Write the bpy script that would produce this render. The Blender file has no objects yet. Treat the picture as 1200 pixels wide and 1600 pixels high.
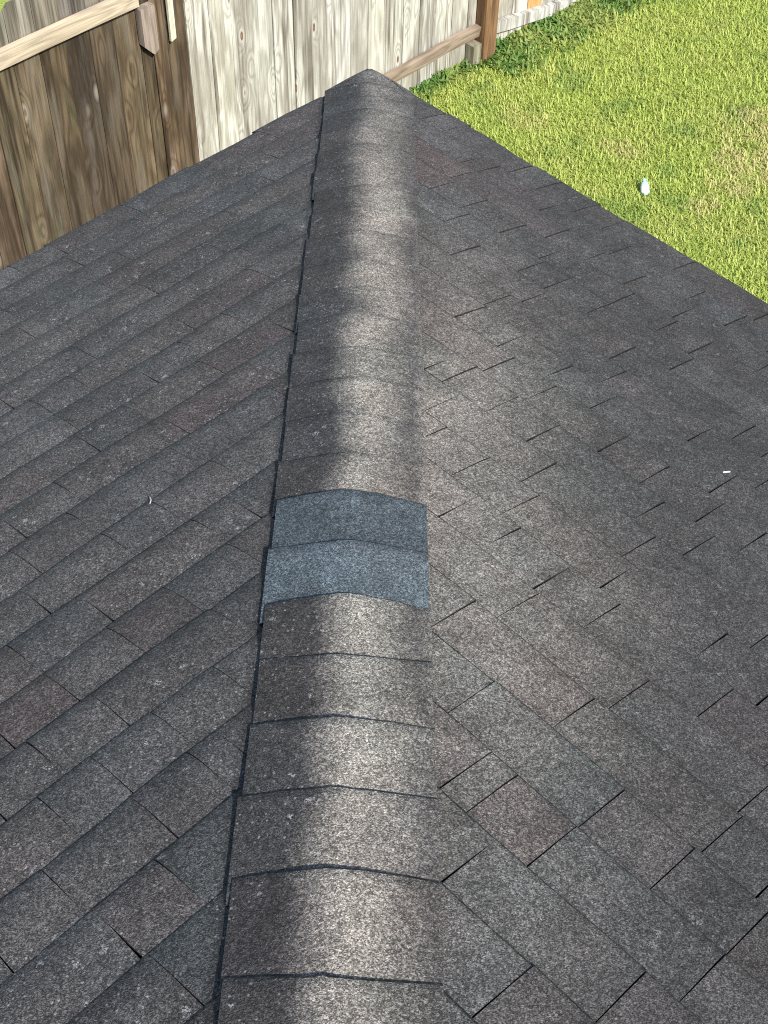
import bpy, math, random
import numpy as np
from mathutils import Matrix, Vector

random.seed(7)
rng = np.random.default_rng(11)
SC = bpy.context.scene
COL = SC.collection
R = math.radians

# ------------------------------------------------------------------ frame of reference
# eave corner of the roof stands at (0, 0, EAVE); the hip runs back along -Y
EAVE = 2.6
PHI = 0.3615                      # roof pitch
EXPO = 0.1429                     # exposed height of one shingle course
Q = 2 ** 0.5
U = np.array([1, 1, 0]) / Q       # along the left eave (and the fence)
V = np.array([1, -1, 0]) / Q      # along the right eave
N_ = -V                           # from the house to the fence
ZU = np.array([0, 0, 1.0])
DELTA = math.atan(math.tan(PHI) / Q)
HIPDOWN = np.array([0, math.cos(DELTA), -math.sin(DELTA)])

# ------------------------------------------------------------------ camera
cam_d = bpy.data.cameras.new('camera')
cam = bpy.data.objects.new('camera', cam_d)
COL.objects.link(cam)
PITCH, YAW, ROLL, FPX = 0.877714, 0.00994119, -0.0273939, 2198.61
fw = Vector((math.sin(YAW) * math.cos(PITCH), math.cos(YAW) * math.cos(PITCH), -math.sin(PITCH)))
rt = Vector((math.cos(YAW), -math.sin(YAW), 0))
dn = fw.cross(rt)
c_, s_ = math.cos(ROLL), math.sin(ROLL)
r2 = c_ * rt + s_ * dn
d2 = -s_ * rt + c_ * dn
CAMPOS = Vector((0.0518629, -4.460294, 2.896487 + EAVE))
m = Matrix((r2, -d2, -fw)).transposed().to_4x4()
m.translation = CAMPOS
cam.matrix_world = m
cam_d.sensor_fit = 'AUTO'
cam_d.sensor_width = 36
cam_d.lens = FPX / 1600 * 36
cam_d.clip_start = 0.05
cam_d.clip_end = 3000
SC.camera = cam

# ------------------------------------------------------------------ sky and sun
SUN_EL, SUN_AZ = R(42), R(-64)    # azimuth of the sun from +X
to_sun = Vector((math.cos(SUN_AZ) * math.cos(SUN_EL), math.sin(SUN_AZ) * math.cos(SUN_EL), math.sin(SUN_EL)))
world = bpy.data.worlds.new('World')
SC.world = world
world.use_nodes = True
wn = world.node_tree
sky = wn.nodes.new('ShaderNodeTexSky')
sky.sky_type = 'NISHITA'
sky.sun_disc = False
sky.sun_elevation = SUN_EL
sky.sun_rotation = math.pi / 2 - SUN_AZ
bg = wn.nodes['Background']
wn.links.new(sky.outputs[0], bg.inputs[0])
bg.inputs[1].default_value = 0.12
sun_d = bpy.data.lights.new('sun', 'SUN')
sun_d.energy = 4.2
sun_d.angle = R(0.55)
sun_d.color = (1.0, 0.95, 0.87)
sun = bpy.data.objects.new('sun', sun_d)
sun.rotation_euler = to_sun.to_track_quat('Z', 'Y').to_euler()
sun.location = (6, -6, 12)
COL.objects.link(sun)
SC.cycles.use_denoising = False
SC.cycles.max_bounces = 6
SC.cycles.filter_width = 1.1
SC.view_settings.view_transform = 'Standard'
SC.view_settings.look = 'None'
SC.view_settings.gamma = 1
SC.view_settings.use_curve_mapping = False
SC.view_settings.exposure = 1.2


# ------------------------------------------------------------------ helpers
def mesh_obj(name, verts, faces, mat=None, parent=None, smooth=None):
    me = bpy.data.meshes.new(name)
    me.from_pydata([tuple(map(float, v)) for v in verts], [], faces)
    if smooth is not None:
        me.polygons.foreach_set('use_smooth', smooth if hasattr(smooth, '__len__') else [smooth] * len(me.polygons))
    me.update()
    if mat:
        me.materials.append(mat)
    o = bpy.data.objects.new(name, me)
    COL.objects.link(o)
    if parent:
        o.parent = parent
    return o


def empty(name, loc=(0, 0, 0)):
    o = bpy.data.objects.new(name, None)
    o.location = loc
    o.empty_display_size = 0.2
    COL.objects.link(o)
    return o


def tag(o, label=None, cat=None, group=None, kind=None):
    for k, v in (('label', label), ('category', cat), ('group', group), ('kind', kind)):
        if v:
            o[k] = v
    return o


def box_vf(p0, ax, ay, az):
    """box from corner p0 with three edge vectors"""
    p0, ax, ay, az = map(np.asarray, (p0, ax, ay, az))
    v = [p0 + i * ax + j * ay + k * az for k in (0, 1) for j in (0, 1) for i in (0, 1)]
    f = [(0, 2, 3, 1), (4, 5, 7, 6), (0, 1, 5, 4), (1, 3, 7, 5), (3, 2, 6, 7), (2, 0, 4, 6)]
    if np.dot(np.cross(ax, ay), az) < 0:
        f = [t[::-1] for t in f]
    return v, f


class NT:
    """small helper to write node trees"""
    def __init__(self, name):
        self.m = bpy.data.materials.new(name)
        self.m.use_nodes = True
        self.t = self.m.node_tree
        self.b = self.t.nodes['Principled BSDF']

    def n(self, typ, **kw):
        nd = self.t.nodes.new(typ)
        for k, v in kw.items():
            setattr(nd, k, v)
        return nd

    def put(self, sock, val):
        if isinstance(val, bpy.types.NodeSocket):
            self.t.links.new(val, sock)
        elif val is not None:
            if hasattr(sock.default_value, '__len__') and not hasattr(val, '__len__'):
                val = (val,) * len(sock.default_value)
            if hasattr(sock.default_value, '__len__') and len(sock.default_value) == 4 and len(val) == 3:
                val = (*val, 1)
            sock.default_value = val

    def math(self, op, a, b=None, c=None, clamp=False):
        nd = self.n('ShaderNodeMath', operation=op, use_clamp=clamp)
        for i, x in enumerate((a, b, c)):
            if x is not None:
                self.put(nd.inputs[i], x)
        return nd.outputs[0]

    def vmath(self, op, a, b=None):
        nd = self.n('ShaderNodeVectorMath', operation=op)
        self.put(nd.inputs[0], a)
        if b is not None:
            self.put(nd.inputs[1], b)
        return nd.outputs[0] if op not in ('LENGTH', 'DOT_PRODUCT', 'DISTANCE') else nd.outputs['Value']

    def mix(self, fac, a, b, mode='MIX'):
        nd = self.n('ShaderNodeMix', data_type='RGBA', blend_type=mode)
        self.put(nd.inputs[0], fac)
        self.put(nd.inputs[6], a)
        self.put(nd.inputs[7], b)
        return nd.outputs[2]

    def sstep(self, x, lo, hi, tl=0.0, th=1.0):
        nd = self.n('ShaderNodeMapRange', interpolation_type='SMOOTHSTEP')
        self.put(nd.inputs[0], x)
        for i, v in enumerate((lo, hi, tl, th)):
            self.put(nd.inputs[1 + i], v)
        return nd.outputs[0]

    def lin(self, x, lo, hi, tl=0.0, th=1.0):
        nd = self.n('ShaderNodeMapRange')
        self.put(nd.inputs[0], x)
        for i, v in enumerate((lo, hi, tl, th)):
            self.put(nd.inputs[1 + i], v)
        return nd.outputs[0]

    def noise(self, vec, scale, detail=2.0, rough=0.5, dist=0.0, color=False):
        nd = self.n('ShaderNodeTexNoise')
        self.put(nd.inputs['Vector'], vec)
        nd.inputs['Scale'].default_value = scale
        nd.inputs['Detail'].default_value = detail
        nd.inputs['Roughness'].default_value = rough
        nd.inputs['Distortion'].default_value = dist
        return nd.outputs[1 if color else 0]

    def voro(self, vec, scale, feature='F1', out=0, rnd=1.0):
        nd = self.n('ShaderNodeTexVoronoi', feature=feature)
        self.put(nd.inputs['Vector'], vec)
        nd.inputs['Scale'].default_value = scale
        nd.inputs['Randomness'].default_value = rnd
        return nd.outputs[out]

    def sep(self, v):
        nd = self.n('ShaderNodeSeparateXYZ')
        self.put(nd.inputs[0], v)
        return nd.outputs

    def comb(self, x, y, z):
        nd = self.n('ShaderNodeCombineXYZ')
        for i, q in enumerate((x, y, z)):
            self.put(nd.inputs[i], q)
        return nd.outputs[0]

    def bump(self, h, strength, dist):
        nd = self.n('ShaderNodeBump')
        nd.inputs['Strength'].default_value = strength
        nd.inputs['Distance'].default_value = dist
        self.put(nd.inputs['Height'], h)
        self.t.links.new(nd.outputs[0], self.b.inputs['Normal'])

    def color(self, c):
        self.put(self.b.inputs['Base Color'], c)

    def set(self, rough=None, spec=None, **kw):
        if rough is not None:
            self.put(self.b.inputs['Roughness'], rough)
        if spec is not None:
            self.b.inputs['Specular IOR Level'].default_value = spec
        for k, v in kw.items():
            self.put(self.b.inputs[k], v)


# ------------------------------------------------------------------ materials
def shingle_mat(name, island=False, wear=True, fresh=False, lip=False):
    T = NT(name)
    pos = T.n('ShaderNodeNewGeometry').outputs['Position']
    info = T.n('ShaderNodeObjectInfo')
    x, y, z = T.sep(pos)
    # granules: cells of about 2.5 mm with their own brightness, clumped a little
    cell = T.sep(T.voro(pos, 520, out=1))[0]
    cell2 = T.sep(T.voro(pos, 250, out=1))[1]
    g1 = T.math('POWER', cell, 2.2)
    g2 = T.math('POWER', cell2, 4.0)
    sp = T.math('ADD', T.math('MULTIPLY', g1, 1.5), T.math('MULTIPLY', g2, 0.8))
    sp = T.math('ADD', sp, 0.31)
    # mottling over a shingle
    mot = T.noise(pos, 9, 4, 0.6)
    mot = T.lin(mot, 0.3, 0.7, 0.74, 1.26)
    fine = T.lin(T.noise(pos, 45, 3, 0.6), 0.3, 0.7, 0.82, 1.18)
    if island:
        rnd = T.n('ShaderNodeNewGeometry').outputs['Random Per Island']
        base = T.mix(rnd, (0.040, 0.038, 0.038), (0.056, 0.053, 0.052))
    else:
        base = info.outputs['Color']
    if wear:
        wob = T.noise(pos, 5.5, 3, 0.55)
        wob2 = T.noise(T.vmath('ADD', pos, (7.3, 1.1, 4.2)), 2.2, 2, 0.5)
        xn = T.math('ADD', x, T.math('MULTIPLY', T.math('SUBTRACT', wob, 0.5), 0.09))
        xn = T.math('ADD', xn, T.math('MULTIPLY', T.math('SUBTRACT', wob2, 0.5), 0.12))
        if not island:
            xn = T.math('ADD', xn, T.math('MULTIPLY', T.math('SUBTRACT', info.outputs['Random'], 0.5), 0.022))
        stripe = T.math('MULTIPLY', T.sstep(xn, -0.07, 0.035), T.sstep(xn, 0.025, 0.175, 1.0, 0.0))
        stripe = T.math('MULTIPLY', stripe, T.lin(wob2, 0.3, 0.65, 0.88, 1.0))
        stripe = T.math('MULTIPLY', stripe, T.sstep(y, -1.1, -0.05, 1.0, 0.45))
        # broad rubbed patch on the right-hand slope beside the hip
        px = T.math('DIVIDE', T.math('SUBTRACT', T.math('ADD', x, T.math('MULTIPLY', T.math('SUBTRACT', wob2, 0.5), 0.45)), 0.2), 0.30)
        py = T.math('DIVIDE', T.math('ADD', y, 2.42), 0.95)
        rr = T.math('ADD', T.math('MULTIPLY', px, px), T.math('MULTIPLY', py, py))
        patch = T.math('MULTIPLY', T.math('EXPONENT', T.math('MULTIPLY', rr, -1.0)), T.sstep(x, 0.12, 0.17))
        patch = T.math('MULTIPLY', patch, T.lin(wob, 0.25, 0.7, 0.55, 1.0))
        # dark algae film over the rest of the right-hand slope
        film = T.math('MULTIPLY', T.sstep(T.math('ADD', x, T.math('MULTIPLY', wob2, 0.3)), 0.40, 0.75), 0.27)
        base = T.mix(film, base, (0.012, 0.012, 0.013))
        side_shade = T.math('MULTIPLY', T.math('MULTIPLY', T.sstep(xn, -0.06, 0.0, 1.0, 0.0), T.sstep(x, -0.175, -0.165)), 0.42)  # soft shade painted into the colour of the caps' left half
        base = T.mix(side_shade, base, (0.012, 0.012, 0.014))
        wm = T.math('MAXIMUM', stripe, T.math('MULTIPLY', patch, 0.74), clamp=True)
        # granules are lost one by one: break the mask up at granule size
        dit = T.math('MULTIPLY', T.math('SUBTRACT', T.noise(pos, 120, 3, 0.7), 0.5), T.math('MULTIPLY', wm, T.math('SUBTRACT', 1.0, wm)))
        wm = T.math('ADD', wm, T.math('MULTIPLY', dit, 5.0), clamp=True)
        base = T.mix(wm, base, (0.186, 0.171, 0.148))
    # greenish or bluish cast in large soft zones
    cast = T.noise(T.vmath('ADD', pos, (3.1, 9.7, 0.4)), 3.1, 2, 0.5)
    base = T.mix(1.0, base, (1.115, 1.08, 1.055), 'MULTIPLY') if not fresh else base
    base = T.mix(T.sstep(cast, 0.42, 0.7), base, T.mix(1.0, base, (0.94, 1.0, 1.01), 'MULTIPLY'))
    if lip:
        # butt edge: granules rubbed off in places down to the black asphalt
        rag = T.sstep(T.noise(pos, 85, 3, 0.6), 0.36, 0.62, 0.16, 0.62)
        base = T.mix(1.0, base, T.comb(rag, rag, rag), 'MULTIPLY')
    k = T.math('MULTIPLY', T.math('MULTIPLY', sp, mot), fine)
    col = T.mix(1.0, base, T.comb(k, k, k), 'MULTIPLY')
    if not fresh:
        # pale lichen flecks and stray light granules
        d = T.voro(T.vmath('ADD', pos, T.vmath('MULTIPLY', T.noise(pos, 60, 1, 0.5, color=True), (0.02, 0.02, 0.02))), 24)
        zone = T.noise(T.vmath('ADD', pos, (1.7, 2.9, 5.5)), 7, 3, 0.6)
        fl = T.math('MULTIPLY', T.sstep(d, 0.10, 0.20, 1.0, 0.0), T.sstep(zone, 0.43, 0.58))
        fl = T.math('MULTIPLY', fl, T.sstep(cell, 0.35, 0.75))
        d2 = T.voro(pos, 75)
        fl2 = T.math('MULTIPLY', T.sstep(d2, 0.12, 0.2, 1.0, 0.0), T.sstep(zone, 0.38, 0.55))
        fl = T.math('MAXIMUM', T.math('MULTIPLY', fl, 0.85), T.math('MULTIPLY', fl2, 0.55))
        fl = T.math('MULTIPLY', fl, T.sstep(x, 0.0, 0.3, 1.0, 0.5))
        col = T.mix(fl, col, (0.26, 0.255, 0.245))
    T.color(col)
    T.set(rough=0.88, spec=0.25)
    h = T.math('ADD', T.math('MULTIPLY', T.voro(pos, 420), -0.9), T.math('MULTIPLY', cell2, 0.7))
    h = T.math('ADD', h, T.math('MULTIPLY', T.noise(pos, 90, 2, 0.5), 1.3))
    T.bump(h, 0.75, 0.0016)
    return T.m


def plain_mat(name, col, rough=0.7, nscale=14, var=0.25, spec=0.3):
    T = NT(name)
    pos = T.n('ShaderNodeTexCoord').outputs['Object']
    n = T.lin(T.noise(pos, nscale, 4, 0.6), 0.3, 0.7, 1 - var, 1 + var)
    T.color(T.mix(1.0, col, T.comb(n, n, n), 'MULTIPLY'))
    T.set(rough=rough, spec=spec)
    T.bump(T.noise(pos, nscale * 6, 3, 0.6), 0.3, 0.002)
    return T.m


def wood_mat(name, pale, dark, streak, weather, knots=1.0, grain_axis='z', green=0.0, mid=None, contrast=1.0, topgrey=False):
    """weathered fence timber: cathedral grain, run-down streaks, knots with pale halos"""
    T = NT(name)
    co = T.n('ShaderNodeTexCoord').outputs['Object']
    info = T.n('ShaderNodeObjectInfo')
    off = T.math('MULTIPLY', info.outputs['Random'], 91.0)
    x, y, z = T.sep(co)
    if grain_axis == 'x':
        x, y, z = z, y, x
    zc = T.math('ADD', z, off)
    ps = T.comb(x, T.math('ADD', y, off), zc)
    # knots: few cells per board
    kn = T.n('ShaderNodeTexVoronoi')
    T.put(kn.inputs['Vector'], T.comb(T.math('MULTIPLY', x, 7.5), off, T.math('MULTIPLY', zc, 2.6)))
    kn.inputs['Scale'].default_value = 1.0
    kn.inputs['Randomness'].default_value = 1.0
    kd = kn.outputs[0]
    ksel = T.math('GREATER_THAN', T.sep(kn.outputs[1])[0], 0.30)
    near = T.math('MULTIPLY', T.sstep(kd, 0.02, 0.42, 1.0, 0.0), ksel)
    # grain: contours of a long, thin noise, bent round the knots
    warp = T.noise(T.vmath('MULTIPLY', ps, (9, 3, 1.1)), 1.0, 2, 0.45)
    warp = T.math('ADD', warp, T.math('MULTIPLY', near, 0.35 * knots))
    ring = T.math('SINE', T.math('MULTIPLY', warp, 44.0))
    ring = T.math('POWER', T.lin(ring, -1, 1, 0, 1), 1.6)
    fib = T.noise(T.vmath('MULTIPLY', ps, (170, 60, 3.5)), 1.0, 3, 0.6)
    run = T.noise(T.vmath('MULTIPLY', ps, (26, 9, 0.8)), 1.0, 4, 0.62)
    patch = T.noise(T.vmath('MULTIPLY', ps, (6, 3, 1.7)), 1.0, 3, 0.6)
    col = T.mix(T.math('MULTIPLY', ring, 0.75 * contrast), pale, mid or streak)
    col = T.mix(T.math('MULTIPLY', T.sstep(run, 0.46, 0.68), 0.9 * contrast), col, dark)
    col = T.mix(T.math('MULTIPLY', T.sstep(patch, 0.42, 0.66), weather), col, streak)
    if green:
        gn = T.noise(T.vmath('MULTIPLY', ps, (14, 5, 2.2)), 1.0, 4, 0.65)
        col = T.mix(T.math('MULTIPLY', T.sstep(gn, 0.56, 0.70), green), col, (0.085, 0.10, 0.055))
    if topgrey:
        silver = T.noise(T.vmath('MULTIPLY', T.vmath('ADD', ps, (3.3, 0, 7.7)), (15, 4, 1.6)), 1.0, 4, 0.62)
        col = T.mix(T.math('MULTIPLY', T.sstep(silver, 0.50, 0.68), 0.45), col, (0.135, 0.122, 0.102))
        # bare silver-grey timber where the rail sheds no damp
        tz = T.math('ADD', z, T.math('MULTIPLY', T.math('SUBTRACT', run, 0.5), 0.25))
        col = T.mix(T.sstep(tz, 1.50, 1.60), col, T.mix(T.sstep(run, 0.4, 0.65), (0.23, 0.21, 0.18), (0.075, 0.065, 0.052)))
    f = T.lin(fib, 0.3, 0.7, 0.72, 1.24)
    col = T.mix(1.0, col, T.comb(f, f, f), 'MULTIPLY')
    col = T.mix(1.0, col, info.outputs['Color'], 'MULTIPLY')
    if knots:
        halo = T.math('MULTIPLY', T.math('MULTIPLY', T.sstep(kd, 0.07, 0.20, 1.0, 0.0), ksel), 0.65 * knots)
        col = T.mix(halo, col, T.mix(0.5, pale, (0.36, 0.33, 0.28)))
        core = T.math('MULTIPLY', T.math('MULTIPLY', T.sstep(kd, 0.055, 0.10, 1.0, 0.0), ksel), knots)
        col = T.mix(core, col, (0.10, 0.058, 0.035))
        eye = T.math('MULTIPLY', T.math('MULTIPLY', T.sstep(kd, 0.02, 0.05, 1.0, 0.0), ksel), knots)
        col = T.mix(eye, col, (0.17, 0.11, 0.075))
    T.color(col)
    T.set(rough=0.86, spec=0.2)
    h = T.math('ADD', T.math('MULTIPLY', ring, -0.5), T.math('ADD', fib, T.math('MULTIPLY', run, -0.8)))
    T.bump(h, 0.55, 0.003)
    return T.m


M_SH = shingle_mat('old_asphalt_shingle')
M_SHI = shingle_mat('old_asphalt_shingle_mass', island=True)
M_NEW = shingle_mat('new_blue_grey_shingle', wear=False, fresh=True)
M_LIP = shingle_mat('rubbed_shingle_butt', wear=False, lip=True)
M_NEWLIP = shingle_mat('new_shingle_butt', wear=False, fresh=True, lip=True)
M_EDGE = plain_mat('shingle_cut_edge', (0.018, 0.017, 0.017), 0.95, 60, 0.4, 0.1)
M_FELT = plain_mat('roof_deck_felt', (0.014, 0.014, 0.014), 0.95, 30, 0.3, 0.1)
M_BRICK = plain_mat('house_wall_plaster', (0.34, 0.28, 0.22), 0.9, 9, 0.2)
M_TRIM = plain_mat('painted_trim', (0.55, 0.52, 0.47), 0.6, 12, 0.1)
M_WHITEWOOD = wood_mat('bleached_fence_wood', (0.41, 0.41, 0.375), (0.085, 0.070, 0.056), (0.20, 0.185, 0.158), 0.75,
                       1.0, mid=(0.23, 0.22, 0.19))
M_BROWNWOOD = wood_mat('damp_brown_fence_wood', (0.125, 0.094, 0.062), (0.013, 0.0085, 0.005), (0.034, 0.0235, 0.014), 0.8,
                       0.9, green=0.3, mid=(0.055, 0.038, 0.022), contrast=1.0, topgrey=True)
M_GREYWOOD = wood_mat('grey_fence_timber', (0.25, 0.21, 0.17), (0.10, 0.08, 0.06), (0.16, 0.13, 0.10), 0.5, 0.7)
M_RAIL = wood_mat('pale_rail_timber', (0.36, 0.30, 0.215), (0.16, 0.12, 0.08), (0.25, 0.205, 0.15), 0.4, 0.6, grain_axis='x')
M_RAILB = wood_mat('brown_rail_timber', (0.24, 0.19, 0.14), (0.075, 0.053, 0.037), (0.14, 0.105, 0.075), 0.5, 0.8, grain_axis='x')
M_POST = wood_mat('orange_brown_post', (0.185, 0.106, 0.05), (0.055, 0.03, 0.015), (0.11, 0.062, 0.03), 0.5, 0.9)
M_FRESH = wood_mat('fresh_orange_board', (0.40, 0.24, 0.09), (0.22, 0.12, 0.05), (0.32, 0.19, 0.08), 0.4, 0.5)
M_LATH = wood_mat('cream_lath', (0.48, 0.45, 0.36), (0.34, 0.30, 0.22), (0.42, 0.38, 0.29), 0.3, 0.0)


def lawn_mat():
    T = NT('lawn_soil_and_thatch')
    pos = T.n('ShaderNodeNewGeometry').outputs['Position']
    a = T.noise(pos, 60, 4, 0.65)
    b = T.noise(pos, 1.3, 3, 0.55)
    col = T.mix(T.sstep(a, 0.35, 0.65), (0.17, 0.22, 0.045), (0.26, 0.32, 0.07))
    col = T.mix(T.sstep(b, 0.55, 0.75), col, (0.13, 0.12, 0.05))
    T.color(col)
    T.set(rough=0.95, spec=0.1)
    T.bump(a, 0.8, 0.02)
    return T.m


def blade_mat(name, c1, c2, dry):
    T = NT(name)
    g = T.n('ShaderNodeNewGeometry')
    pos = g.outputs['Position']
    rnd = g.outputs['Random Per Island']
    col = T.mix(rnd, c1, c2)
    big = T.noise(pos, 2.3, 3, 0.6)
    col = T.mix(T.math('MULTIPLY', T.sstep(big, 0.40, 0.68), 0.6), col, T.mix(rnd, (0.35, 0.385, 0.095), (0.45, 0.46, 0.15)))
    low = T.noise(T.vmath('ADD', pos, (5.5, 8.1, 0)), 3.6, 2, 0.5)
    col = T.mix(T.math('MULTIPLY', T.sstep(low, 0.52, 0.70), 0.7), col, T.mix(rnd, (0.13, 0.22, 0.045), (0.21, 0.30, 0.07)))
    if dry:
        x, y, z = T.sep(pos)
        m_ = None
        wob = T.noise(pos, 6, 3, 0.6)
        for (cx, cy, rx, ry, k) in ((2.42, 3.05, 0.26, 0.22, .9), (2.30, 2.80, 0.2, 0.12, 0.75), (2.05, 2.62, .14, .1, .6), (2.15, 5.25, 0.42, 0.22, 0.9),
                                    (1.62, 3.2, 0.15, 0.1, 0.6), (2.75, 3.35, 0.5, 0.4, 0.65), (1.0, 3.5, 0.2, .15, .4)):
            dx = T.math('DIVIDE', T.math('SUBTRACT', x, cx), rx)
            dy = T.math('DIVIDE', T.math('SUBTRACT', y, cy), ry)
            r_ = T.math('ADD', T.math('SQRT', T.math('ADD', T.math('MULTIPLY', dx, dx), T.math('MULTIPLY', dy, dy))),
                        T.math('MULTIPLY', T.math('SUBTRACT', wob, 0.5), 2.2))
            q = T.sstep(r_, 0.5, 1.25, k, 0.0)
            m_ = q if m_ is None else T.math('MAXIMUM', m_, q)
        m_ = T.math('MULTIPLY', m_, T.lin(rnd, 0, 0.8, 0.35, 1.0), clamp=True)
        col = T.mix(m_, col, T.mix(rnd, (0.46, 0.38, 0.17), (0.55, 0.46, 0.25)))
    T.color(col)
    T.set(rough=0.55, spec=0.3)
    # thin leaf: let light through
    tr = T.n('ShaderNodeBsdfTranslucent')
    T.put(tr.inputs[0], col)
    ms = T.n('ShaderNodeMixShader')
    ms.inputs[0].default_value = 0.35
    T.t.links.new(T.b.outputs[0], ms.inputs[1])
    T.t.links.new(tr.outputs[0], ms.inputs[2])
    T.t.links.new(ms.outputs[0], T.t.nodes['Material Output'].inputs[0])
    return T.m


M_LAWN = lawn_mat()
M_BLADE = blade_mat('grass_blade', (0.27, 0.35, 0.06), (0.43, 0.49, 0.13), True)
M_WEED = blade_mat('weed_leaf', (0.05, 0.12, 0.022), (0.11, 0.21, 0.045), False)
M_LEAF = blade_mat('shrub_leaf', (0.05, 0.12, 0.02), (0.12, 0.22, 0.04), False)

# ------------------------------------------------------------------ ground
g = 900
lawn = mesh_obj('lawn', [(-g, -g, 0), (g, -g, 0), (g, g, 0), (-g, g, 0)], [(0, 1, 2, 3)], M_LAWN)
tag(lawn, kind='structure')

# ------------------------------------------------------------------ house
house = empty('house', (0, 0, 0))
tag(house, 'single storey house with dark grey asphalt shingle hip roof', 'house')
LEN_L, LEN_R, HALF = 11.0, 8.0, 4.0
CO = np.array([0, 0, EAVE])


def plan(a, b, z):
    """a metres along the left eave from the corner, b metres along the right eave"""
    return CO + (-U) * a + V * b + ZU * z


rise = HALF * math.tan(PHI)
inset = 0.42
w = [plan(a, b, z) for z in (-EAVE, -0.02) for (a, b) in ((inset, inset), (LEN_L - inset, inset), (LEN_L - inset, LEN_R - inset), (inset, LEN_R - inset))]
mesh_obj('wall', w, [(0, 4, 5, 1), (1, 5, 6, 2), (2, 6, 7, 3), (3, 7, 4, 0)], M_BRICK, house)
# deck: solid hull with four slopes, a hand's breadth of fascia below the eave
e0 = 0.012
hz = -0.012
dv = [plan(e0, e0, hz), plan(LEN_L - e0, e0, hz), plan(LEN_L - e0, LEN_R - e0, hz), plan(e0, LEN_R - e0, hz),
      plan(HALF, HALF, rise + hz), plan(LEN_L - HALF, HALF, rise + hz)]
dv += [v - ZU * 0.03 for v in dv[:4]]
mesh_obj('roof_deck', dv, [(0, 4, 5, 1), (0, 3, 4), (3, 2, 5, 4), (2, 1, 5), (0, 1, 7, 6), (1, 2, 8, 7), (2, 3, 9, 8), (3, 0, 6, 9), (6, 7, 8, 9)],
         M_FELT, house)
for (p, ax, ln) in ((plan(0.04, 0.04, -0.20), -U, LEN_L - 0.08), (plan(0.04, 0.04, -0.20), V, LEN_R - 0.08)):
    iw = V if ax is not V else -U
    ax_ = ax * (ln - 0.022) if ax is V else ax * ln
    p_ = p + (V * 0.022 if ax is V else 0)
    bv, bf = box_vf(p_, ax_, iw * 0.02, ZU * 0.155)
    mesh_obj('fascia', bv, bf, M_TRIM, house)
sf = [plan(a, b, -0.19) for (a, b) in ((0.062, 0.064), (LEN_L - 0.08, 0.064), (LEN_L - 0.08, LEN_R - 0.08), (0.062, LEN_R - 0.08))]
mesh_obj('soffit', sf, [(0, 1, 2, 3)], M_TRIM, house)

SIDES = {
    'L': dict(up=V, al=-U, off=-0.09, eave=-0.10),
    'R': dict(up=-U, al=V, off=-0.18, eave=-0.30),
}
for sd in SIDES.values():
    sd['slope'] = math.cos(PHI) * sd['up'] + math.sin(PHI) * ZU
    sd['N'] = -math.sin(PHI) * sd['up'] + math.cos(PHI) * ZU


def undul(side, S, a):
    k = 0.0016 if side == 'R' else 0.0026
    ph = 0.0 if side == 'L' else 2.1
    return k * (math.sin(3.1 * a + 5.7 * S + ph) + math.sin(8.7 * a - 3.3 * S + 1.3 * ph) * 0.6 + math.sin(17 * a + 9 * S) * 0.35)


def prof(side, t):
    """height of an exposed course above the deck, t = 0 at the butt, 1 under the next butt"""
    if side == 'L':
        pts = ((0, .0030), (.036, .0052), (.06, .0064), (.16, .0098), (.30, .0118), (.45, .0120), (.7, .0082), (1.0, .0030), (1.16, .0010))
    else:
        pts = ((0, .0058), (.036, .0086), (.06, .0092), (.16, .0092), (.30, .0086), (.45, .0075), (.7, .0048), (1.0, .0016), (1.16, .0008))
    return float(np.interp(t, [p[0] for p in pts], [p[1] for p in pts]))


JL = {0: [.54, .83, 1.12, 1.41, 1.56], 1: [.66, 1.17, 1.44], 2: [.79, 1.07, 1.35, 1.74], 3: [.73, 1.02, 1.5, 1.78], 4: [.9, 1.2, 1.45, 1.73],
      5: [1.01, 1.18, 1.47, 1.76, 2.02], 6: [1.25, 1.53, 1.86, 1.98], 7: [1.45, 1.6, 1.75, 1.99], 8: [1.42, 1.64, 1.87, 2.02, 2.16],
      9: [1.58, 1.86, 2.16, 2.31], 10: [1.64, 1.93, 2.21, 2.36], 11: [1.91, 2.08, 2.21, 2.42], 12: [1.98, 2.07, 2.36, 2.53],
      13: [2.08, 2.24, 2.38, 2.53, 2.67], 14: [2.23, 2.51, 2.65, 2.77], 15: [2.33, 2.47, 2.6, 2.71], 16: [2.43, 2.49, 2.61, 2.79, 2.92],
      17: [2.66, 2.78], 18: [2.77]}
JR = {0: [.36, .46, .77, .89, 1.05, 1.17, 1.45, 1.76], 1: [.67, .74, 1.01, 1.3, 1.59, 1.74], 2: [.75, 1.15, 1.3, 1.45, 1.64, 1.94],
      3: [.79, .92, 1.08, 1.24, 1.51, 1.67, 1.79], 4: [.97, 1.27, 1.37, 1.52], 5: [1.13, 1.4, 1.71, 2.11, 2.2], 6: [1.37, 1.78, 2.06, 2.27],
      7: [1.39, 1.54, 1.7, 1.85, 1.91, 2.22], 8: [1.61, 1.75, 1.98, 2.11, 2.27, 2.39], 9: [1.54, 1.6, 1.74, 1.87, 2.19, 2.33],
      10: [1.67, 1.97, 2.26, 2.59], 11: [1.75, 1.88, 2.03, 2.3, 2.54], 12: [1.97, 2.09, 2.23, 2.36, 2.64], 13: [2.25, 2.53, 2.82],
      14: [2.2, 2.5, 2.83, 2.94], 15: [2.37, 2.67, 2.82], 16: [2.48, 2.54, 2.67, 2.97], 17: [2.61, 2.91]}


def plane_pt(side, S, a, h):
    sd = SIDES[side]
    return CO + sd['slope'] * S + sd['al'] * a + sd['N'] * h


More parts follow.
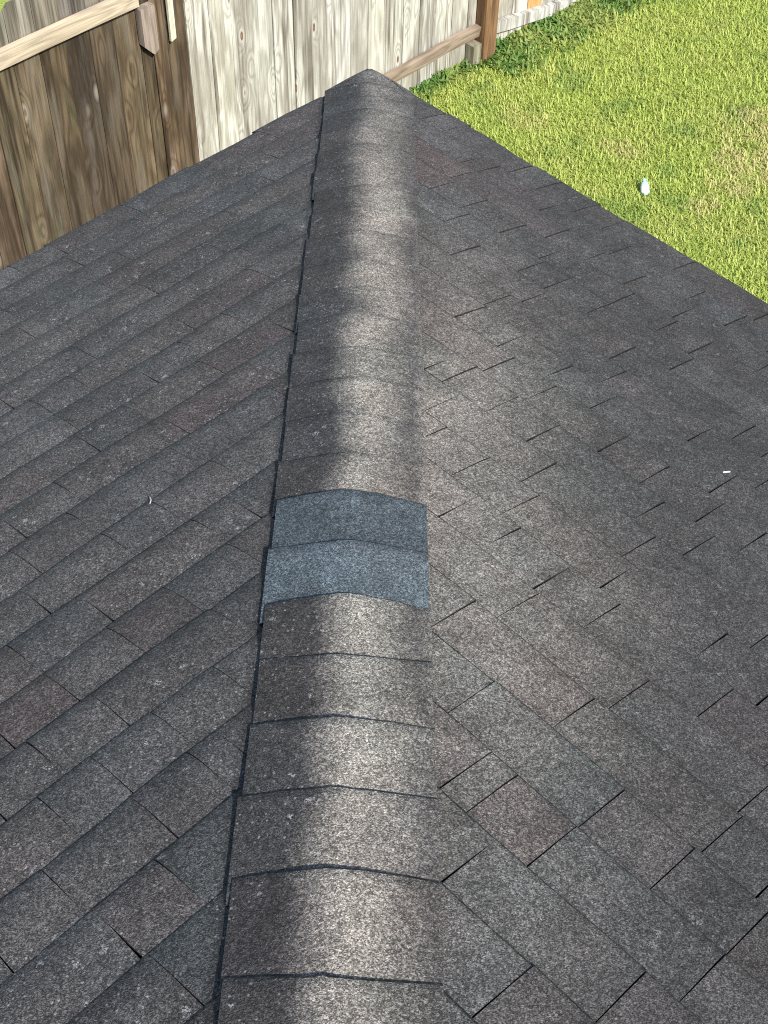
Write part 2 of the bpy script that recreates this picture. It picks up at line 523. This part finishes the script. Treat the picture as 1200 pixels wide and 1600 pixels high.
def shingle_mesh(side, c, a0, a1, lift, parent, color, seed):
    """one tab: curved top sheet, butt edge, two side edges"""
    sd = SIDES[side]
    r = random.Random(seed)
    na = 2 if a1 - a0 < 0.12 else (3 if a1 - a0 < 0.3 else 4)
    lipw = .036 if side == 'L' else .036 + .034 * min(1, max(0, (13 - c) / 10))
    ts = [0, lipw, .10, .18, .30, .45, .7, 1.0, 1.16]
    if c == 0:
        shift = sd['eave']
    edge_off = r.uniform(-.07, .07)
    jit = [r.uniform(-1, 1) for _ in range(na + 1)]
    V_, top = [], []
    skew = r.uniform(-.004, .004)
    for j, t in enumerate(ts):
        for i in range(na + 1):
            a = a0 + (a1 - a0) * i / na
            cc = c + sd['off'] + t
            if j < 2:
                if c == 0:
                    cc = sd['eave'] + t
                cc += ((0.010 if c else 0.03) * jit[i] + 0.010 * math.sin(a * 9 + c * 1.7) + (edge_off if c == 0 else 0))
            S = cc * EXPO
            a += skew * (t - .5) * (1 if 0 < i else 1)
            lim = S * math.cos(PHI) + 0.05
            if a < lim:
                a = lim
            h = prof(side, t) + lift * (1 - 0.75 * max(t, 0))
            press = min(1, max(0, (a - lim - 0.155) / 0.14))
            h = h * (0.55 + 0.45 * press) + undul(side, S, a) * press
            V_.append((S, a, max(h, 0.0006)))
    nt = len(ts)
    P = [plane_pt(side, *q) for q in V_]
    F, sm, mi = [], [], []
    W = na + 1
    flip = side == 'R'
    for j in range(nt - 1):
        for i in range(na):
            q = (j * W + i, (j + 1) * W + i, (j + 1) * W + i + 1, j * W + i + 1)
            F.append(q[::-1] if flip else q)
            sm.append(True)
            mi.append(0 if j else 2)

    def wall(idx):
        b = len(P)
        for k in idx:
            P.append(np.array(P[k]))
        for k in idx:
            S, a, h = V_[k]
            P.append(plane_pt(side, S, a, -0.003))
        n = len(idx)
        for k in range(n - 1):
            q = (b + k, b + k + 1, b + n + k + 1, b + n + k)
            F.append(q[::-1] if flip else q)
            sm.append(False)
            mi.append(1)
    wall(list(range(W)))
    wall([j * W for j in range(nt)][::-1])
    wall([j * W + na for j in range(nt)])
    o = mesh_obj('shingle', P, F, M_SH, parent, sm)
    o.data.materials.append(M_EDGE)
    o.data.materials.append(M_LIP)
    o.data.polygons.foreach_set('material_index', mi)
    o.color = (*color, 1)
    return o


def shingle_color(r):
    k = r.random()
    v = r.uniform(0.89, 1.13)
    if k < 0.55:
        c = (0.049, 0.0470, 0.0465)
    elif k < 0.72:
        c = (0.051, 0.0465, 0.0445)
    elif k < 0.82:
        c = (0.0510, 0.0455, 0.0450)
    elif k < 0.92:
        c = (0.0440, 0.0435, 0.0435)
    else:
        c = (0.056, 0.0545, 0.0530)
    return tuple(x * v for x in c)


RED = {'L': [(13, 2.53), (8, 1.52), (9, 1.7), (17, 2.5)], 'R': [(8, 1.45), (16, 2.57), (14, 2.32), (2, .55), (3, .6), (16, 2.62)]}
COOL = {'L': [(17, 2.4), (18, 2.6)], 'R': [(15, 2.42), (12, 2.15)]}
NDET = 21
count = 0
for side, J, name in (('L', JL, 'roof_slope'), ('R', JR, 'roof_slope')):
    root = empty(name, (0, 0, 0))
    root.parent = house
    root['label'] = 'roof slope facing the fence' if side == 'L' else 'roof slope facing the lawn'
    sverts, sfaces = [], []
    full = LEN_L if side == 'L' else LEN_R
    for c in range(0, 30):
        S0 = c * EXPO
        ahip = S0 * math.cos(PHI)
        if c < NDET:
            amax = (1.62 + c * 0.083 if side == 'L' else 1.76 + c * 0.082) + 0.42
        else:
            amax = ahip - 0.3
        r = random.Random(c * 7 + (1 if side == 'L' else 1000))
        js = list(J.get(c, []))
        cur = js[-1] if js else ahip + 0.1
        while cur < amax:
            cur += r.choice((.15, .29, .29, .30, .44))
            js.append(cur)
        js = sorted(q for q in js if q > ahip + 0.12)
        cl = []
        for q in js:
            if not cl or q - cl[-1] > 0.06:
                cl.append(q)
        edges = [ahip - 0.16] + cl
        out = [edges[0]]
        for q in edges[1:]:
            if q - out[-1] > 0.62:
                out.append(out[-1] + (q - out[-1]) * r.uniform(.42, .58))
            out.append(q)
        if c < NDET:
            for i in range(len(out) - 1):
                gap = 0.0012 + 0.0009 * min(1, max(0, (13 - c) / 10)) if side == 'R' else 0.0007
                col = shingle_color(r)
                mida = 0.5 * (out[i] + out[i + 1])
                for (cc, aa) in RED[side]:
                    if cc == c and out[i] <= aa < out[i + 1]:
                        col = (0.0555, 0.0452, 0.0442) if side == 'R' else (0.053, 0.0450, 0.0440)
                for (cc, aa) in COOL[side]:
                    if cc == c and out[i] <= aa < out[i + 1]:
                        col = (0.042, 0.0440, 0.0440)
                lift = r.choice((0.0, 0.0, 0.0012, 0.0028)) if side == 'R' else r.choice((0.0, 0.0008, 0.0016))
                shingle_mesh(side, c, out[i] + gap, out[i + 1] - gap, lift, root, col, c * 100 + i)
                count += 1
            start = out[-1]
        else:
            start = ahip
        # everything further along the slope: low boxes in one mesh
        a = start
        while a < full - ahip:
            b = min(a + r.choice((.15, .29, .30, .44)), full - ahip)
            cs = c + SIDES[side]['off'] if c else SIDES[side]['eave']
            lo, hi = cs * EXPO, (c + 1.12 + SIDES[side]['off']) * EXPO
            h0, h1 = 0.0062 + r.choice((0, .0012, .0026)), 0.0012
            base = len(sverts)
            for (S, aa, h) in ((lo, a + .002, h0), (lo, b - .002, h0), (hi, b - .002, h1), (hi, a + .002, h1), (lo, a + .002, -.003), (lo, b - .002, -.003)):
                sverts.append(plane_pt(side, S, aa, h))
            q = [(0, 3, 2, 1), (0, 1, 5, 4)]
            for f in q:
                f = tuple(base + k for k in f)
                sfaces.append(f if side == 'L' else f[::-1])
            a = b
    o = mesh_obj('shingle_field', sverts, sfaces, M_SHI, root)
    tag(o, kind='stuff')

# ---- hip caps
cap_root = empty('hip_cap', (0, 0, 0))
cap_root.parent = house
T_CAP = [-0.02, .135, .27, .40, .555, .72, .885, 1.05, 1.215, 1.385, 1.574, 1.728, 1.886, 2.05, 2.204, 2.367, 2.525, 2.677, 2.843, 3.016,
         3.169, 3.335, 3.496, 3.661, 3.841, 4.02, 4.19, 4.36, 4.53, 4.70, 4.87, 5.04, 5.2]
KX = math.tan(PHI) / Q


def cap_pt(t, x, h, rad=0.080):
    s = math.sqrt(x * x + rad * rad) - rad * 0.55
    z = -KX * s + h
    return CO + np.array([x, 0, z]) - HIPDOWN * t


def make_cap(k, t0, tn, mat, color, wl, wr, thick=0.0088, lift=0.0):
    r = random.Random(k * 31 + 5)
    t1 = tn + 0.05
    xs = [-wl, -wl * .8, -wl * .55, -wl * .33, -wl * .17, -wl * .06, wr * .06, wr * .17, wr * .33, wr * .55, wr * .8, wr]
    ts = [0, .020, .12, .45, .8, 1.0]
    P, VV, F, sm, mi = [], [], [], [], []
    bow = r.uniform(-.006, .010)
    sk = r.uniform(-.012, .012)
    jx = [r.uniform(-.0016, .0016) for _ in xs]
    W = len(xs)
    for j, q in enumerate(ts):
        for i, x in enumerate(xs):
            t = t0 + (t1 - t0) * q
            if j < 3:
                t += bow * (1 - (x / wl) ** 2) + sk * x + jx[i]
            ev = abs(x) / math.cos(DELTA) - 0.022                       # trimmed along the two eaves
            if t < ev:
                t = ev + (t1 - ev) * q if k == 0 else ev + 0.012 * j
            h = 0.0145 - 0.0075 * min(1, abs(x) / 0.15) + lift + thick * (1 - q) * 1.3 * (1 - 0.5 * min(1, abs(x) / 0.15)) + (0.0018 * math.sin(t * 11 + x * 13 + k))
            if q == 0:
                h -= 0.0030
            VV.append((t, x, h))
            P.append(cap_pt(t, x, h))
    for j in range(len(ts) - 1):
        for i in range(W - 1):
            F.append((j * W + i, (j + 1) * W + i, (j + 1) * W + i + 1, j * W + i + 1)[::-1])
            sm.append(True)
            mi.append(0 if j else 2)

    def wall(idx, drop):
        b = len(P)
        for q in idx:
            P.append(np.array(P[q]))
        for q in idx:
            t, x, h = VV[q]
            P.append(cap_pt(t, x, h - drop))
        n = len(idx)
        for q in range(n - 1):
            F.append((b + q, b + q + 1, b + n + q + 1, b + n + q))
            sm.append(False)
            mi.append(1)
    wall(list(range(W))[::-1], 0.0125)
    wall([j * W for j in range(len(ts))], 0.013)
    wall([j * W + W - 1 for j in range(len(ts))][::-1], 0.013)
    o = mesh_obj('cap_shingle', P, F, mat, cap_root, sm)
    o.data.materials.append(M_EDGE)
    o.data.materials.append(M_NEWLIP if mat is M_NEW else M_LIP)
    o.data.polygons.foreach_set('material_index', mi)
    o.color = (*color, 1)
    return o


for k in range(len(T_CAP) - 1):
    t0, tn = T_CAP[k], T_CAP[k + 1]
    r = random.Random(900 + k)
    if k in (17, 18):
        o = make_cap(k, t0, tn, M_NEW, (0.074, 0.087, 0.095) if k == 18 else (0.052, 0.063, 0.070), 0.157 if k == 18 else 0.151, 0.158, 0.0110, 0.0006)
        o['label'] = 'new blue grey cap shingle patched into the old hip'
    else:
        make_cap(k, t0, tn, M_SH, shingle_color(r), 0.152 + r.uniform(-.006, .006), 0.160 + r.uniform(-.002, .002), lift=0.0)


# ------------------------------------------------------------------ fence
def FP(u_, n_, z):
    """z measured from the eave, as everything on the roof"""
    return np.array(U * u_ + N_ * n_ + ZU * (z + EAVE))


fence = empty('wooden_fence', tuple(FP(1.0, 2.5, -EAVE)))
tag(fence, 'tall weathered timber picket fence, brown at one end and bleached beyond', 'fence')
F0 = np.array(fence.location)
rotz = math.atan2(U[1], U[0])


def fence_part(name, verts, faces, mat, u_, n_, z, tilt=0.0, color=(1, 1, 1)):
    """verts in board space: x along the fence, y from house to fence, z up"""
    o = mesh_obj(name, verts, faces, mat, fence)
    o.location = FP(u_, n_, z) - F0
    o.rotation_euler = (0, tilt, rotz)
    o.color = (*color, 1)
    return o


def prism(outline, y0, y1):
    n = len(outline)
    v = [(x, y0, z) for x, z in outline] + [(x, y1, z) for x, z in outline]
    f = [tuple(range(n)), tuple(range(2 * n - 1, n - 1, -1))]
    f += [(i + n, (i + 1) % n + n, (i + 1) % n, i) for i in range(n)]
    return v, f


def board_outline(w, h, dog=0.03):
    hw = w / 2
    return [(-hw, 0), (hw, 0), (hw, h - dog), (hw - dog, h), (-hw + dog, h), (-hw, h - dog)]


PITCHB = 0.155
board_v, board_f = prism(board_outline(0.1505, 1.78), 0, 0.016)
base_mesh = {}


def add_board(u_, mat, color, dz=0.0):
    key = mat.name
    r = random.Random(int(u_ * 1000))
    if key not in base_mesh:
        o = fence_part('board', board_v, board_f, mat, 0, 2.5, -EAVE)
        base_mesh[key] = o.data
    else:
        o = bpy.data.objects.new('board', base_mesh[key])
        COL.objects.link(o)
        o.parent = fence
    o.location = FP(u_, 2.5 + r.uniform(-.0045, .0045), -EAVE + 0.012 + dz + r.uniform(-.01, .01)) - F0
    o.rotation_euler = (0, r.uniform(-.004, .004), rotz + r.uniform(-.03, .03))
    o.color = (*color, 1)
    return o


SEAM = 1.035
for k in range(-24, 46):
    u_ = SEAM + PITCHB * (k + .5)
    r = random.Random(k + 77)
    if k < 0:
        v = r.uniform(.5, 1.05)
        add_board(u_, M_BROWNWOOD, (v * r.uniform(.95, 1.08), v, v * r.uniform(.9, 1.02)))
    elif abs(u_ - 4.02) < 0.08:
        add_board(u_, M_FRESH, (1, 1, 1))
    else:
        v = r.uniform(.84, 1.12)
        add_board(u_, M_WHITEWOOD, (v * 1.01, v, v * r.uniform(.93, 1.0)))


def rail(u0, u1, z0, z1, h, mat, depth=0.04, color=(1, 1, 1), sag=0.006, n=10, twist=0.0, wob=0.004):
    ln = u1 - u0
    v, f = [], []
    r = random.Random(int(u0 * 100) + 3)
    for i in range(n + 1):
        q = i / n
        zc = (z1 - z0) * q - sag * math.sin(math.pi * q) + r.uniform(-wob, wob) * .5
        tw = twist * q
        for (y, z) in ((-depth, 0), (0, 0), (0, h), (-depth, h - .004)):
            v.append((ln * q, y - tw * (z / h) * .5 + (r.uniform(-wob, wob) * .4 if y < 0 else 0), zc + z + r.uniform(-wob, wob) * .3))
    for i in range(n):
        for k in range(4):
            a, b = i * 4 + k, i * 4 + (k + 1) % 4
            f.append((a, a + 4, b + 4, b))
    f += [(0, 1, 2, 3), tuple(n * 4 + k for k in (3, 2, 1, 0))]
    return fence_part('rail', v, f, mat, u0, 2.494, z0, color=color)


# left bay: pale upper rail; white bay: brown lower rail; far bay: rail slanting to the ground
rail(-2.6, 0.715, -1.085, -1.085, 0.088, M_RAIL)
rail(-2.6, 0.78, -2.40, -2.40, 0.088, M_RAILB)
rail(0.955, 3.40, -1.07, -1.07, 0.088, M_RAIL)
rail(0.90, 3.43, -2.395, -2.385, 0.075, M_RAILB, depth=0.05, twist=0.02, wob=0.008)
rail(3.575, 7.2, -1.08, -1.10, 0.088, M_RAIL)
rail(3.575, 5.6, -2.445, -2.80, 0.088, M_WHITEWOOD, depth=0.04)


def post(u_, w, d, h, mat, color=(1, 1, 1), z=-EAVE):
    hw = w / 2
    b = 0.006
    ol = [(-hw + b, 0), (hw - b, 0), (hw, b), (hw, d - b), (hw - b, d), (-hw + b, d), (-hw, d - b), (-hw, b)]
    v, f = [], []
    zs = [0, h * .35, h * .7, h]
    for zz in zs:
        for (x, y) in ol:
            v.append((x, -d + y, zz))
    for i in range(len(zs) - 1):
        for k in range(8):
            a, c = i * 8 + k, i * 8 + (k + 1) % 8
            f.append((a, c, c + 8, a + 8))
    f += [tuple(range(7, -1, -1)), tuple(len(v) - 8 + k for k in range(8))]
    return fence_part('post', v, f, mat, u_, 2.4935, z, color=color)


post(0.84, 0.09, 0.018, 1.76, M_BROWNWOOD, (1.05, .95, .85))
post(3.50, 0.125, 0.095, 1.80, M_POST)
post(7.25, 0.10, 0.09, 1.80, M_POST)
# short grey stub beside the far post, carrying the rail end
sv, sf_ = prism([(-.038, 0), (.038, 0), (.038, .165), (-.038, .165)], -0.075, 0)
fence_part('stub_post', sv, sf_, M_GREYWOOD, 3.393, 2.493, -EAVE, color=(.85, .95, .85))
# cleat under the end of the upper rail, and the cream lath hanging beside the post
cv, cf = prism([(-.045, .03), (.012, -.035), (.045, -.015), (.045, .245), (-.045, .245)], -0.05, 0)
fence_part('cleat', cv, cf, M_GREYWOOD, 0.755, 2.49, -1.35, color=(.95, .92, .95))
cv, cf = prism([(-.017, 0), (.017, .012), (.017, .62), (-.017, .62)], -0.018, 0)
fence_part('lath', cv, cf, M_LATH, 0.915, 2.4745, -1.372)

# ------------------------------------------------------------------ grass
FENCE_N = 2.5


def blades(n, sampler, lmin, lmax, wmin, wmax, lean, seed):
    g_ = np.random.default_rng(seed)
    xy = sampler(g_, n)
    n = len(xy)
    L_ = g_.uniform(lmin, lmax, n)
    wd = g_.uniform(wmin, wmax, n)
    az = g_.uniform(0, 2 * math.pi, n)
    ln = g_.uniform(lean[0], lean[1], n)
    d = np.stack([np.cos(az), np.sin(az), np.zeros(n)], 1)
    s = np.stack([-np.sin(az), np.cos(az), np.zeros(n)], 1)
    z = np.array([0, 0, 1.0])
    base = np.concatenate([xy, np.full((n, 1), -0.002)], 1)
    k = lambda v: v[:, None]
    midp = base + d * k(L_ * .45 * np.sin(ln * .55)) + z * k(L_ * .5 * np.cos(ln * .55))
    hi = midp + d * k(L_ * .32 * np.sin(ln * 1.1)) + z * k(L_ * .3 * np.cos(ln * 1.1))
    tip = hi + d * k(L_ * .25 * np.sin(ln * 1.5)) + z * k(L_ * .2 * np.cos(ln * 1.5))
    vs = np.stack([base - s * k(wd * .4), base + s * k(wd * .4), midp - s * k(wd * .5), midp + s * k(wd * .5),
                   hi - s * k(wd * .38), hi + s * k(wd * .38), tip], 1).reshape(-1, 3)
    b = (np.arange(n) * 7)[:, None]
    quads = np.concatenate([b + np.array([[0, 1, 3, 2]]), b + np.array([[2, 3, 5, 4]])], 0)
    tris = b + np.array([[4, 5, 6]])
    return vs, quads, tris


def bulk_mesh(name, vs, quads, tris, mat):
    me = bpy.data.meshes.new(name)
    me.vertices.add(len(vs))
    me.vertices.foreach_set('co', vs.astype(np.float32).ravel())
    loops = np.concatenate([quads.ravel(), tris.ravel()])
    me.loops.add(len(loops))
    me.loops.foreach_set('vertex_index', loops.astype(np.int32))
    np_ = len(quads) + len(tris)
    me.polygons.add(np_)
    st = np.concatenate([np.arange(len(quads)) * 4, len(quads) * 4 + np.arange(len(tris)) * 3])
    me.polygons.foreach_set('loop_start', st.astype(np.int32))
    me.update(calc_edges=True)
    me.validate()
    me.materials.append(mat)
    o = bpy.data.objects.new(name, me)
    COL.objects.link(o)
    return o


def lawn_sampler(g_, n):
    # main lawn between the fence and the house, clear of the walls
    xy = np.stack([g_.uniform(-0.9, 4.6, n), g_.uniform(0.2, 6.6, n)], 1)
    nn = xy @ N_[:2]
    u_ = xy @ U[:2]
    ok = (nn < FENCE_N + 0.015) & (u_ > 0.2)
    # thinner where the turf has died back
    d1 = np.hypot((xy[:, 0] - 2.42) / .28, (xy[:, 1] - 3.05) / .24)
    ok &= (g_.uniform(0, 1, n) < np.clip(0.45 + 0.55 * d1, 0, 1))
    return xy[ok]


vs, q_, t_ = blades(300000, lawn_sampler, 0.024, 0.060, 0.0034, 0.0072, (0.2, 1.55), 3)
grass = bulk_mesh('grass', vs, q_, t_, M_BLADE)
tag(grass, 'bright yellow green coarse lawn grass with straw patches', 'grass', kind='stuff')


def weed_sampler(g_, n):
    u_ = g_.uniform(3.45, 6.6, n)
    back = np.abs(g_.normal(0, 0.16, n)) + 0.01
    clump = 0.5 + 0.5 * np.sin(u_ * 5.1 + 1.0) * np.cos(u_ * 2.3)
    ok = (g_.uniform(0, 1, n) < 0.35 + 0.65 * clump) & (back < 0.42)
    u2 = g_.uniform(1.2, 3.45, n // 8)
    b2 = np.abs(g_.normal(0, 0.05, n // 8)) + 0.01
    u_ = np.concatenate([u_[ok], u2])
    back = np.concatenate([back[ok], b2])
    return (U[:2] * u_[:, None] + N_[:2] * (FENCE_N - back)[:, None])


vs, q_, t_ = blades(15000, weed_sampler, 0.04, 0.095, 0.010, 0.020, (0.5, 1.6), 9)
weeds = bulk_mesh('weeds', vs, q_, t_, M_WEED)
tag(weeds, 'dark green leafy weeds along the foot of the fence', 'weeds', kind='stuff')

# ------------------------------------------------------------------ bottle in the grass
def bottle_mats():
    T = NT('cloudy_plastic')
    co = T.n('ShaderNodeTexCoord').outputs['Object']
    n = T.noise(co, 40, 3, 0.6)
    T.color(T.mix(T.sstep(n, .3, .7), (0.36, 0.58, 0.70), (0.60, 0.76, 0.82)))
    T.set(rough=0.18, spec=0.6)
    T.b.inputs['Transmission Weight'].default_value = 0.35
    T.bump(n, 0.5, 0.004)
    a = T.m
    T = NT('white_label')
    co = T.n('ShaderNodeTexCoord').outputs['Object']
    n = T.noise(co, 30, 3, 0.6)
    T.color(T.mix(n, (0.42, 0.52, 0.58), (0.60, 0.67, 0.70)))
    T.set(rough=0.4)
    b = T.m
    T = NT('pale_blue_plastic')
    T.color((0.22, 0.45, 0.58))
    T.set(rough=0.35)
    return a, b, T.m


M_PL, M_LAB, M_CAPB = bottle_mats()


def lathe(name, prf, mat, parent, seg=20, crumple=0.0, seed=1, close=True):
    r = random.Random(seed)
    ph = [r.uniform(0, 6.3) for _ in range(4)]
    v, f = [], []
    for (rad, z) in prf:
        for k in range(seg):
            a = 2 * math.pi * k / seg
            rr = rad * (1 + crumple * (math.sin(3 * a + ph[0] + z * 90) * .5 + math.sin(5 * a + ph[1] - z * 140) * .5))
            v.append((rr * math.cos(a), rr * math.sin(a), z + crumple * .01 * math.sin(2 * a + ph[2])))
    for j in range(len(prf) - 1):
        for k in range(seg):
            a, b = j * seg + k, j * seg + (k + 1) % seg
            f.append((a, b, b + seg, a + seg))
    if close:
        f += [tuple(range(seg - 1, -1, -1)), tuple((len(prf) - 1) * seg + k for k in range(seg))]
    return mesh_obj(name, v, f, mat, parent, True)


bottle = empty('plastic_bottle', (1.70, 2.70, 0.028))
tag(bottle, 'small crumpled plastic bottle with white body lying in the grass', 'bottle')
bottle.scale = (.84, .84, .84)
bottle.rotation_euler = (R(-62), R(8), R(6))
lathe('body', [(0.006, -.004), (0.017, 0.0), (0.024, .006), (0.029, .018), (0.030, .03), (0.031, .06), (0.030, .074), (0.026, .088), (0.018, .098), (0.0125, .104), (0.0125, .112)],
      M_PL, bottle, crumple=0.10, seed=4)
lathe('label_sleeve', [(0.0260, .008), (0.0310, .018), (0.0320, .03), (0.0328, .060)], M_LAB, bottle, crumple=0.09, seed=4, close=False)
lathe('screw_cap', [(0.010, .108), (0.0155, .109), (0.0155, .122), (0.013, .1245)], M_CAPB, bottle, seed=2)

# ------------------------------------------------------------------ twigs on the roof
M_TWIGW = plain_mat('bleached_splinter', (0.70, 0.66, 0.58), 0.7, 90, 0.15)
M_TWIGG = plain_mat('grey_twig', (0.42, 0.38, 0.33), 0.8, 90, 0.25)


def twig(name, side, S, a, ln, rad, ang, mat, label, h=0.0125, bend=0.0):
    sd = SIDES[side]
    p = plane_pt(side, S, a, h)
    d = math.cos(ang) * np.array([1, 0, 0]) + math.sin(ang) * np.array([0, 1, 0])
    d = d - sd['N'] * np.dot(d, sd['N'])
    d /= np.linalg.norm(d)
    s = np.cross(sd['N'], d)
    v, f = [], []
    rs = (0.5, .95, 1.0, .9, .95, .6)
    for i, k in enumerate(rs):
        q = i / (len(rs) - 1) - .5
        c = d * ln * q + s * bend * (q * q * 4) + sd['N'] * (0.0008 * math.sin(i * 2))
        for j in range(6):
            b = 2 * math.pi * j / 6
            v.append(c + rad * k * (math.cos(b) * s + math.sin(b) * sd['N']))
    for i in range(len(rs) - 1):
        for j in range(6):
            a0, a1 = i * 6 + j, i * 6 + (j + 1) % 6
            f.append((a0, a1, a1 + 6, a0 + 6))
    f += [tuple(range(5, -1, -1)), tuple((len(rs) - 1) * 6 + j for j in range(6))]
    o = mesh_obj(name, v, f, mat, None, True)
    o.location = p
    return tag(o, label, 'twig')


twig('splinter', 'R', 6.99 * EXPO, 2.198, 0.024, 0.0024, R(25), M_TWIGW, 'short white wood splinter lying on the shingles facing the lawn')
twig('twig', 'L', 11.03 * EXPO, 2.079, 0.030, 0.0014, R(105), M_TWIGG, 'thin pale twig lying on the shingles facing the fence', h=0.016, bend=.003)

# ------------------------------------------------------------------ shrub behind the fence
def shrub(cx, cy, rad, height, label, seed, n=2600):
    root = empty('shrub', (cx, cy, 0))
    tag(root, label, 'shrub')
    g_ = np.random.default_rng(seed)
    # stems
    v, f = [], []
    for k in range(7):
        a = g_.uniform(0, 6.3)
        top = np.array([math.cos(a) * rad * .6, math.sin(a) * rad * .6, height * g_.uniform(.6, .85)])
        for i in range(4):
            q = i / 3
            c = np.array([top[0] * q ** 1.3, top[1] * q ** 1.3, top[2] * q])
            for j in range(5):
                b = 2 * math.pi * j / 5
                rr = 0.018 * (1 - .75 * q)
                v.append(c + np.array([rr * math.cos(b), rr * math.sin(b), 0]))
        o0 = k * 20
        for i in range(3):
            for j in range(5):
                f.append((o0 + i * 5 + j, o0 + i * 5 + (j + 1) % 5, o0 + (i + 1) * 5 + (j + 1) % 5, o0 + (i + 1) * 5 + j))
    mesh_obj('stem', v, f, M_GREYWOOD, root)
    cl = np.stack([g_.normal(0, rad * .42, 26), g_.normal(0, rad * .42, 26), g_.uniform(.3, .95, 26) * height], 1)
    c = cl[g_.integers(0, 26, n)] + g_.normal(0, rad * .17, (n, 3))
    az, el = g_.uniform(0, 6.3, n), g_.uniform(-.9, .9, n)
    d = np.stack([np.cos(az) * np.cos(el), np.sin(az) * np.cos(el), np.sin(el)], 1)
    s = np.stack([-np.sin(az), np.cos(az), g_.uniform(-.5, .5, n)], 1)
    L_ = g_.uniform(.05, .09, n)[:, None]
    vs = np.stack([c - d * L_ * .5, c + s * L_ * .22, c + d * L_ * .5, c - s * L_ * .22], 1).reshape(-1, 3)
    b = (np.arange(n) * 4)[:, None]
    o = bulk_mesh('foliage', vs, b + np.array([[0, 1, 2, 3]]), np.zeros((0, 3), int), M_LEAF)
    o.parent = root


pc = U * -0.35 + N_ * 3.5
shrub(pc[0], pc[1], 0.6, 1.70, 'bushy green shrub growing behind the brown end of the fence', 21)
print('shingles', count)
